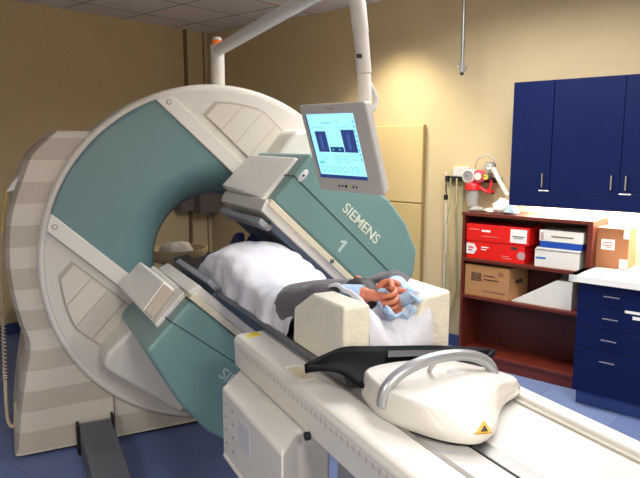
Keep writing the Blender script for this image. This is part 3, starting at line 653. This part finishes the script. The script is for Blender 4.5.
def tick_mat():
    m = bpy.data.materials.new('tick_print'); m.use_nodes = True
    nt = m.node_tree; b = nt.nodes['Principled BSDF']; b.inputs['Roughness'].default_value = .45
    tc = nt.nodes.new('ShaderNodeTexCoord'); sp = nt.nodes.new('ShaderNodeSeparateXYZ'); nt.links.new(tc.outputs['Object'], sp.inputs[0])
    def mth(op, a, v):
        n = nt.nodes.new('ShaderNodeMath'); n.operation = op; nt.links.new(a, n.inputs[0]); n.inputs[1].default_value = v; return n.outputs[0]
    z = mth('LESS_THAN', mth('FRACT', mth('DIVIDE', mth('ADD', sp.outputs['Y'], 10), .03), 0), .22)
    mx = nt.nodes.new('ShaderNodeMix'); mx.data_type = 'RGBA'; mx.inputs[6].default_value = lin((218, 211, 197)); mx.inputs[7].default_value = lin((178, 173, 166))
    nt.links.new(z, mx.inputs[0]); nt.links.new(mx.outputs[2], b.inputs['Base Color'])
    return m
q = MB(); q.hexa([(-.3215, YN, .920), (-.318, YN, .920), (-.318, YF - .05, .920), (-.3215, YF - .05, .920), (-.3222, YN, .936), (-.318, YN, .936), (-.318, YF - .05, .936), (-.3222, YF - .05, .936)])
q.build('tick_scale', tick_mat(), TB, smooth=False)
# recessed key panel on the beam
L = []
def rr_loop(cx, cy, hx, hy, r, z, n=5):
    out = []
    for sx, sy, a0 in ((1, 1, 0), (-1, 1, PI / 2), (-1, -1, PI), (1, -1, 1.5 * PI)):
        for k in range(n): a = a0 + PI / 2 * k / (n - 1); out.append((cx + sx * (hx - r) + r * math.cos(a), cy + sy * (hy - r) + r * math.sin(a), z))
    return out
q = MB(); q.loops([rr_loop(-.267, -1.81, .033, .07, .018, .967), rr_loop(-.267, -1.81, .033, .07, .018, .9725), rr_loop(-.267, -1.81, .027, .063, .014, .9725), rr_loop(-.267, -1.81, .026, .061, .013, .9708)]); kp = q.build('key_panel', WHITE, TB)
q = MB(); q.loops([rr_loop(-.267, -1.81, .022, .055, .012, .969), rr_loop(-.267, -1.81, .021, .054, .012, .9725)]); q.build('keypad', mat('key_beige', (220, 208, 178), .4), kp)
q = MB(); q.prism([(-.29, -1.37, .9705), (-.235, -1.40, .9705), (-.235, -1.345, .9705)], (0, 0, .0012)); q.box(-.29, -.262, -1.405, -1.39, .9702, .9712); q.build('warning_sticker', YELLOW, TB)
# side cabinet below the beam
q = MB(); q.loops([[(-.30, -1.36, .60), (-.425, -1.50, .60), (-.425, -2.03, .60), (-.32, -1.92, .60), (-.22, -1.92, .60), (-.22, -1.36, .60)],
                   [(-.30, -1.36, .80), (-.425, -1.50, .80), (-.425, -2.03, .80), (-.32, -1.92, .80), (-.22, -1.92, .80), (-.22, -1.36, .80)]] and
                  [[(x, y, z) for x, y in ((-.31, -1.365), (-.425, -1.505), (-.425, -2.035), (-.33, -1.925), (-.22, -1.925), (-.22, -1.365))] for z in (.60, .845)])
cab = q.build('drive_cabinet', mat('cabinet_cream', (212, 207, 198), .45, var=.02), TB, bevel=.014, seg=3)
q = MB(); q.box(-.43, -.42, -2.0, -1.52, .597, .612); q.build('bottom_trim', WHITE, cab, bevel=.003)
for y in (-1.55, -1.62):
    for z in (.66, .71, .755, .80): MB().box(-.4275, -.424, y - .005, y + .005, z - .004, z + .004).build('vent_hole', mat('vent_grey', (150, 150, 152), .6), cab)
q = MB(); q.box(-.4265, -.4245, -1.78, -1.68, .715, .80); q.build('rating_label', mat('label_grey', (196, 196, 200), .5), cab)
q = MB(); q.lathe([(0, -.01), (.012, -.01), (.012, .004), (0, .004)], (-.322, -1.98, .85), 'x', 12, cap=False); q.build('rubber_stop', BLACKM, TB)
# pedestal and pallet
MB().box(-.24, .24, -3.2, -1.9, 0, .12).build('base_plate', DGREY, TB, bevel=.01)
MB().box(-.19, .2, -3.1, -2.42, .12, .87).build('pedestal', CREAM, TB, bevel=.02)
MB().box(-.215, .2, -2.42, -1.95, .12, .86).build('lift_column', GREY, TB, bevel=.01)
q = MB(); L = []
for y in [-1.97 + 2.27 * k / 20 for k in range(21)]:
    hw = .2 if y < .1 else .2 * math.sqrt(max(.05, 1 - ((y - .1) / .21) ** 2))
    top = [(hw * u, y, .972 + .03 * abs(u) ** 4) for u in [-1 + 2 * i / 14 for i in range(15)]]
    bot = [(hw * u * .98, y, .957 + .018 * abs(u) ** 4) for u in [1 - 2 * i / 14 for i in range(15)]]
    L.append(top + bot)
q.loops(L); q.build('pallet', mat('pallet_grey', (112, 114, 120), .45), TB, ang=50)
# end cover with arched handle
out = smoothpath([(-.178, -2.04, 0), (-.06, -2.035, 0), (.10, -2.09, 0), (.205, -2.15, 0), (.238, -2.205, 0), (.205, -2.245, 0), (.124, -2.278, 0), (.062, -2.325, 0), (.0, -2.382, 0), (-.048, -2.41, 0), (-.103, -2.42, 0), (-.16, -2.368, 0), (-.205, -2.268, 0), (-.218, -2.19, 0), (-.205, -2.10, 0)], 4, True)
def el(f, z, yc=-9):
    L = []
    for p in out:
        x, y = -.0 + p.x * f, -2.19 + (p.y + 2.19) * f
        y2 = max(y, yc) if yc > -9 else y
        L.append((x, y2, z - .25 * max(0, x - .07) * (z > .99)))
    return L
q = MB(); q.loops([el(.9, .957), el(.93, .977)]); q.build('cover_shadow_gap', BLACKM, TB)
q = MB(); q.loops([el(.965, .972), el(1.0, .973), el(1.0, .99), el(.985, 1.004), el(.965, 1.034, -2.335), el(.955, 1.043, -2.308), el(.92, 1.049, -2.292), el(.6, 1.055, -2.26), el(.25, 1.058), el(.05, 1.058)])
ec = q.build('end_cover', CREAM, TB, ang=85)
wn = ec.modifiers.new('wn', 'WEIGHTED_NORMAL'); wn.weight = 80
q = MB(); hp = []
for k in range(25):
    a = PI * k / 24; hp.append(Vector((-.032 - .185 * math.cos(a), -2.20, 1.005 + .102 * math.sin(a) ** .8)))
q.tube(hp, .0158, 14); q.build('handle', mat('handle_silver', (176, 178, 182), .32, metal=.55, var=.03), ec)
q = MB(); q.ball((.02, -2.2, 1.058), (.03, .022, .006), 14, 8); q.build('release_button', LIGHTP, ec)
q = MB(); q.tube(smoothpath([(-.05, -2.17, 1.06), (-.05, -2.19, 1.085), (-.05, -2.2, 1.11)], 4), .006, 8); q.build('latch_pin', CHROME, ec)
wz = 1.001
q = MB(); q.prism([(-.104, -2.4215, .9985), (-.059, -2.4295, .9955), (-.054, -2.395, 1.0105)], (-.001, -.002, .0035), 0)
q.prism([(-.086, -2.4215, .9995), (-.068, -2.4245, .9985), (-.065, -2.409, 1.005)], (-.0015, -.003, .0052), 1); q.build('warning_triangle', [AMBER, INK], ec)

# black arm board at the pallet end
t = thing('arm_board', 'black curved board with pointed wings at the near end of the patient table', 'board', 'S', (0, -2.03, .98))
top = smoothpath([(-.345, -2.015, 1.076), (-.27, -1.99, 1.088), (-.205, -1.975, 1.092), (-.1, -1.972, 1.077), (.095, -1.972, 1.05), (.2, -1.975, 1.032), (.28, -1.978, 1.018), (.345, -1.985, 1.008)], 4)
bot = smoothpath([(-.345, -2.016, 1.0755), (-.30, -2.03, 1.064), (-.245, -2.05, 1.046), (-.18, -2.08, 1.0), (.0, -2.09, .985), (.15, -2.085, .985), (.24, -2.05, .995), (.345, -1.992, 1.008)], 4)
L = []
for k in range(9):
    f = k / 8; L.append([a.lerp(b, f) - Vector((0, 0, .02 * math.sin(PI * f))) for a, b in zip(top, bot)])
q = MB(); q.loops(L, 0, False, False, close=False); q.build('board', BLACK, t, solid=.012, ang=60)
q = MB(); q.box(-.16, .16, -2.0, -1.93, .972, .99); q.build('tongue', BLACK, t, bevel=.004)
P = [top[13].lerp(bot[13], .12), top[13].lerp(bot[13], .28), top[19].lerp(bot[19], .28), top[19].lerp(bot[19], .12)]
q = MB(); q.prism([p + Vector((0, -.0085, .004)) for p in P], (0, -.001, .001)); q.build('label_plate', mat('plate_grey_dark', (46, 44, 44), .5), t)

# foam blocks, pillow, pad
q = MB(); q.prism([(-.2, -1.603, 1.0), (-.2, -1.612, 1.125), (-.2, -1.748, 1.20), (-.2, -1.965, 1.206), (-.2, -1.965, 1.0)], (.09, 0, 0))
tag(q.build('foam_block', FOAMC, frame='S', o=(-.15, -1.8, 1.0), bevel=.012, seg=3), 'cream foam block on the near left side of the table beside the grey sleeve', 'foam block', 'foam arm supports')
q = MB(); q.loops([[(.02, y, 1.0), (.05, y, 1.09), (.095, y, 1.195 - d), (.2, y, 1.21 - d), (.2, y, 1.0)] for y, d in ((-1.6, .03), (-1.72, .0), (-1.945, -.002))])
tag(q.build('foam_block', FOAMC, frame='S', o=(.15, -1.8, 1.0), bevel=.012, seg=3), 'cream foam block on the far right side of the table beyond the clasped hands', 'foam block', 'foam arm supports')
q = MB(); L = []
nx, ny = 22, 26
for j in range(ny + 1):
    v = j / ny; y = -1.54 - .42 * v; row = []
    for i in range(nx + 1):
        u = -1 + 2 * i / nx
        x = .008 + .118 * u
        z = 1.07 + .09 * abs(u) ** 1.7 + .062 * v + (.018 if u > 0 else .0) * v + (.09 * max(0, -u - .3) * (1 - abs(v - .45) * 1.6))
        if v > .86: z -= (v - .86) / .14 * .10 * (1 - .3 * abs(u))
        if abs(u) > .92: z -= .04
        z += .008 * noise.noise(Vector((x * 30, y * 26, 1)))
        row.append((x + .01 * noise.noise(Vector((y * 14, u, 3))), y - (.012 * (1 - u * u) if v > .86 else 0), z))
    L.append(row)
q = MB(); R2 = L + [[(p[0], p[1], 1.0) for p in r] for r in reversed(L)]
q.loops(R2 + [R2[0]], 0, False, False, close=False)
tag(q.build('pillow', PILLOW, frame='S', o=(0, -1.7, 1.0), sub=1), 'white pillow under the clasped hands between the two foam blocks', 'pillow')
q = MB()
for (cx, cy, a0, w, l, z0) in ((.065, -1.87, .5, .04, .07, 1.178), (.03, -1.89, -.2, .045, .05, 1.14)):
    L = []
    for i in range(9):
        f = -1 + i / 4; L.append([(cx + f * w * math.cos(a0) - g * l * math.sin(a0), cy + f * w * math.sin(a0) + g * l * math.cos(a0), z0 + .02 * f * f + .012 * math.sin(5 * g + 2 * f) + .008 * math.cos(7 * f)) for g in [-1 + k / 5 for k in range(11)]])
    q.loops(L, 0, False, False, close=False)
tag(q.build('absorbent_pad', PADB, frame='S', o=(.05, -1.88, 1.17), solid=.006, ang=60), 'pale blue disposable pad lying under the clasped hands', 'pad')

# ---------------------------------------------------------------- the patient
def skin_mesh(nodes, edges, root, sub=2):
    me = bpy.data.meshes.new('sk'); me.from_pydata([n[0] for n in nodes], edges, [])
    ob = bpy.data.objects.new('sk', me); COL.objects.link(ob)
    ob.modifiers.new('skin', 'SKIN')
    sv = me.skin_vertices[0].data
    for i, n in enumerate(nodes):
        r = n[1]; sv[i].radius = (r, r) if isinstance(r, (int, float)) else r
        sv[i].use_root = (i == root)
    md = ob.modifiers.new('ss', 'SUBSURF'); md.levels = sub; md.render_levels = sub
    bpy.context.view_layer.update()
    m2 = bpy.data.meshes.new_from_object(ob.evaluated_get(bpy.context.evaluated_depsgraph_get()))
    bpy.data.objects.remove(ob)
    return m2
def chain(pts): return [(Vector(p), r) for p, r in pts], [(i, i + 1) for i in range(len(pts) - 1)]
PT = thing('person', 'person lying on the table in a grey sweatshirt with hands clasped above the head', 'person', 'S', (.02, -.9, .98))
Zb = 1.06
# body
nod = [((.02, -.80, 1.045), (.14, .065)), ((.02, -1.0, 1.038), (.13, .055)), ((.02, -1.22, 1.04), (.14, .055)), ((.02, -1.36, 1.045), (.13, .06)), ((.03, -1.43, 1.07), .052), ((.06, -1.51, 1.085), .05),
       ((.11, -.76, 1.07), .08), ((.12, -.48, 1.12), .065), ((.13, -.24, 1.05), .045), ((.135, -.21, 1.03), .038),
       ((-.07, -.76, 1.07), .08), ((-.05, -.48, 1.12), .065), ((.05, -.24, 1.05), .045), ((.06, -.21, 1.03), .038),
       ((-.12, -1.42, 1.075), .058), ((-.115, -1.62, 1.155), .042), ((-.05, -1.73, 1.175), .033), ((-.005, -1.80, 1.185), .027),
       ((.17, -1.42, 1.075), .058), ((.195, -1.64, 1.165), .042), ((.12, -1.75, 1.19), .033), ((.05, -1.815, 1.192), .027)]
edg = [(0, 1), (1, 2), (2, 3), (3, 4), (4, 5), (0, 6), (6, 7), (7, 8), (8, 9), (0, 10), (10, 11), (11, 12), (12, 13), (3, 14), (14, 15), (15, 16), (16, 17), (3, 18), (18, 19), (19, 20), (20, 21)]
meshes = [skin_mesh(nod, edg, 0)]
# head (face up, crown towards the camera)
q = MB(); HC = Vector((.07, -1.60, 1.088)); L = []
q.ball(HC, (.072, .105, .092), 24, 16)
for v in q.bm.verts:
    d = v.co - HC
    if d.z > 0:                                    # face side
        if abs(d.x) < .012 and -.01 < d.y < .05: v.co.z += .018
        if abs(abs(d.x) - .03) < .013 and abs(d.y + .005) < .02: v.co.z -= .008
    if d.y > .04: v.co.x = HC.x + d.x * .85
for sx in (-1, 1):
    q.ball(HC + Vector((sx * .072, .005, -.01)), (.01, .022, .03), 10, 8)
q.ball(HC + Vector((0, .02, .098)), (.013, .026, .016), 10, 8)
q.ball(HC + Vector((0, .055, .082)), (.024, .008, .008), 10, 8, 1)
for sx in (-1, 1): q.ball(HC + Vector((sx * .03, -.004, .076)), (.013, .008, .009), 10, 8, 2)
hm = bpy.data.meshes.new('h'); bmesh.ops.recalc_face_normals(q.bm, faces=q.bm.faces[:]); q.bm.to_mesh(hm); q.bm.free(); meshes.append(hm)
# hands: palm + four fingers + thumb, fingers interlaced
def hand(w, d, side, nrm, curl):
    """w wrist, d direction of the palm, side towards the thumb, nrm the back of the hand"""
    w, d, side, nrm = Vector(w), Vector(d).normalized(), Vector(side).normalized(), Vector(nrm).normalized(); out = []
    n, e = chain([(w - d * .015, (.026, .02)), (w + d * .02, (.03, .019)), (w + d * .05, (.038, .018)), (w + d * .078, (.036, .015))]); out.append(skin_mesh(n, e, 1))
    for k, (off, L, dr) in enumerate(((.029, .068, .05), (.0095, .077, 0), (-.0105, .072, -.04), (-.029, .056, -.1))):
        b = w + d * (.075 - abs(off) * .1) + side * off; p = [b - d * .03, b]; dirv = (d + side * dr).normalized(); c = 0
        for seg, f in enumerate((.45, .32, .26)):
            c += curl[seg]; dv = dirv * math.cos(c) - nrm * math.sin(c); p.append(p[-1] + dv * L * f)
        rad = [.0105, .0105, .0095, .0085, .0068]
        n, e = chain(list(zip(p, rad))); out.append(skin_mesh(n, e, 0))
    b = w + d * .02 + side * .022
    p = [b, b + (d * .6 + side * .8).normalized() * .032, b + (d * .6 + side * .8).normalized() * .032 + (d + side * .15 - nrm * .3).normalized() * .032, b + (d * .6 + side * .8).normalized() * .032 + (d + side * .15 - nrm * .3).normalized() * .032 + (d - side * .3 - nrm * .4).normalized() * .024]
    n, e = chain(list(zip(p, [.014, .0125, .011, .0085]))); out.append(skin_mesh(n, e, 0))
    return out
meshes += hand((-.008, -1.80, 1.186), (.5, -.85, -.02), (.25, .2, .95), (-.78, -.5, .25), (.55, 1.0, .75))
meshes += hand((.056, -1.81, 1.186), (-.2, -.95, -.04), (-.2, .1, .95), (.85, -.3, .25), (.6, 1.0, .75))
bm = bmesh.new()
for k, m in enumerate(meshes):
    bm.from_mesh(m)
q = MB(); q.bm.free(); q.bm = bm
LIPS = mat('lips', (176, 92, 84), .5); EYES = mat('eyelids', (196, 126, 98), .5)
body = q.build('body', [SKIN, LIPS, EYES], PT)
# hair cap
q = MB(); q.ball(HC + Vector((-.005, -.01, -.004)), (.09, .112, .112), 24, 16)
bmesh.ops.bisect_plane(q.bm, geom=q.bm.verts[:] + q.bm.edges[:] + q.bm.faces[:], dist=1e-5, plane_co=HC + Vector((0, .045, .03)), plane_no=Vector((0, .92, .39)), clear_outer=True)
for v in q.bm.verts: v.co += Vector((noise.noise(v.co * 60), noise.noise(v.co * 60 + Vector((5, 0, 0))), noise.noise(v.co * 60 + Vector((0, 9, 0))))) * .004
q.build('hair', HAIR, PT, solid=.008, sub=1)
# sweatshirt (torso and sleeves)
snod = [((.02, -.85, 1.042), (.15, .068)), ((.02, -1.05, 1.038), (.145, .062)), ((.02, -1.24, 1.04), (.155, .064)), ((.02, -1.36, 1.05), (.15, .07)),
        ((-.125, -1.44, 1.075), .082), ((-.12, -1.62, 1.145), .058), ((-.075, -1.70, 1.165), .046), ((-.06, -1.725, 1.17), .042),
        ((.17, -1.44, 1.075), .08), ((.195, -1.64, 1.165), .06), ((.14, -1.735, 1.188), .046), ((.12, -1.755, 1.19), .042)]
sed = [(0, 1), (1, 2), (2, 3), (3, 4), (4, 5), (5, 6), (6, 7), (3, 8), (8, 9), (9, 10), (10, 11)]
m = skin_mesh(snod, sed, 0); bm = bmesh.new(); bm.from_mesh(m)
for v in bm.verts:
    v.co += Vector((noise.noise(v.co * 14), noise.noise(v.co * 14 + Vector((7, 0, 0))), noise.noise(v.co * 14 + Vector((0, 7, 0))))) * .012
    v.co.z = max(v.co.z, .985)
q = MB(); q.bm.free(); q.bm = bm; q.build('sweatshirt', SWEAT, PT)
# pale blue cuffs
for nm, a, b in (('cuff', (-.062, -1.72, 1.172), (-.025, -1.775, 1.182)), ('cuff', (.12, -1.755, 1.19), (.085, -1.785, 1.192))):
    q = MB(); q.tube([a, b], [.04, .035], 14); c = q.build(nm, PADB, PT); c['label'] = 'pale blue cuff'
# shoes
for x0, rz in ((.055, .30), (.125, .45)):
    q = MB(); L = []
    for k in range(11):
        f = k / 10; z = .995 + .19 * f
        wd = .034 + .012 * math.sin(PI * min(1, f * 1.1)); th = .036 if f < .35 else .036 - .018 * (f - .35) / .65
        if f > .95: wd *= .6; th *= .6
        L.append([(x0 + rz * .2 * f + wd * math.cos(a), -.20 + .02 * f + th * math.sin(a) * (1.6 if f < .35 and math.sin(a) < 0 else 1), z) for a in [i * PI / 8 for i in range(16)]])
    q.loops(L); q.build('shoe', SHOE, PT, sub=1)
# sheet over the legs and waist
hp_ = [(-.33, 1.03), (-.40, 1.09), (-.48, 1.155), (-.58, 1.20), (-.69, 1.212), (-.80, 1.195), (-.95, 1.155), (-1.1, 1.122), (-1.3, 1.115), (-1.45, 1.125), (-1.62, 1.13)]
def hsh(y):
    for (a, b), (c, d) in zip(hp_, hp_[1:]):
        if c <= y <= a: return b + (d - b) * (a - y) / (a - c)
    return hp_[0][1] if y > -.5 else hp_[-1][1]
q = MB(); L = []
nx, ny = 44, 70
for j in range(ny + 1):
    v = j / ny; y = -.33 - v * 1.18; row = []
    for i in range(nx + 1):
        u = -1 + 2 * i / nx; au = abs(u); sg = 1 if u > 0 else -1
        h = hsh(y) - .01
        yy = y + (-.05 * (1 - au) + .03 * (u > 0) * u) * (v > .8) * (v - .8) / .2 - .2 * max(0, -u - .35) * max(0, .35 - v)
        if au < .62: x = .24 * u / .62 * .62; zz = h - .03 * (au / .62) ** 2
        x = .012 + .196 * math.sin(min(1, au / .75) * PI / 2) * sg
        k = min(1, au / .75); zz = h - (h - 1.0) * (1 - math.sqrt(max(0, 1 - k ** 2.2))) * .86
        if au > .75: zz -= (au - .75) / .25 * (zz - .99); x += sg * .006 * (au - .75) / .25
        n1 = noise.noise(Vector((x * 6 + 2, y * 5, zz * 6))); n2 = noise.noise(Vector((x * 17, y * 13 + 4, zz * 15)))
        fold = .018 * n1 + .010 * n2 + .006 * math.sin(y * 34 + 6 * n1) * min(1, au * 1.4)
        row.append((x + sg * fold * (au > .4), yy + .02 * n1, max(.988, zz + fold * .8)))
    L.append(row)
q.loops(L, 0, False, False, close=False)
q.build('drape', SHEET, frame='S', o=(.01, -.7, 1.0), solid=.006, sub=1)
sho = bpy.data.objects['drape']; sho.name = 'bed_sheet'; sho.data.name = 'bed_sheet'
tag(sho, 'white sheet draped over the legs and waist of the person on the table', 'sheet')

# ---------------------------------------------------------------- camera
cam = bpy.data.cameras.new('camera'); co = bpy.data.objects.new('camera', cam); COL.objects.link(co)
cam.sensor_width = 36; cam.sensor_fit = 'HORIZONTAL'; cam.lens = F / 640 * 36
co.location = (0, 0, H); co.rotation_euler = (PI / 2 - PITCH, 0, 0); cam.clip_start = .05
S.camera = co

# ---------------------------------------------------------------- light
def area(name, p, sx, sy, power, col, rot=(0, 0, RT), frame='R', spread=158):
    l = bpy.data.lights.new(name, 'AREA'); l.shape = 'RECTANGLE'; l.size = sx; l.size_y = sy; l.energy = power; l.color = col; l.spread = math.radians(spread)
    o = bpy.data.objects.new(name, l); COL.objects.link(o); o.location = FR[frame] @ Vector(p); o.rotation_euler = rot; return o
area('ceiling_lamp_near', (2.6, .6, 2.89), .6, 1.2, 26, (1, .985, .965))
area('ceiling_lamp_middle', (3.3, 1.7, 2.89), .6, 1.2, 34, (1, .985, .96))
area('left_cool_fill', (-1.7, .7, 2.89), .6, 1.2, 44, (.92, .95, 1))  # added cool fill, tints the left sides of the gantry bluish
area('corner_front_fill', (-.1, -1.8, 2.89), .6, 1.2, 88, (1, .99, .975))  # added fill behind the camera, gives the gantry front more frontal light
area('under_cabinet_lamp', (4.42, 1.28, 1.318), .05, 1.1, 16, (1, .96, .9))
l = bpy.data.lights.new('wall_washer', 'SPOT'); l.energy = 105; l.color = (1, .86, .62); l.spot_size = math.radians(105); l.spot_blend = .9; l.shadow_soft_size = .08
o = bpy.data.objects.new('wall_washer', l); COL.objects.link(o); o.location = FR['R'] @ Vector((4.06, 3.0, 2.86)); o.rotation_euler = (0, 0, 0)
w = bpy.data.worlds.new('world'); S.world = w; w.use_nodes = True
w.node_tree.nodes['Background'].inputs[0].default_value = (.9, .92, 1, 1); w.node_tree.nodes['Background'].inputs[1].default_value = .15
S.view_settings.view_transform = 'Standard'; S.view_settings.look = 'None'; S.view_settings.exposure = 0.53; S.view_settings.gamma = 1
S.view_settings.use_curve_mapping = False
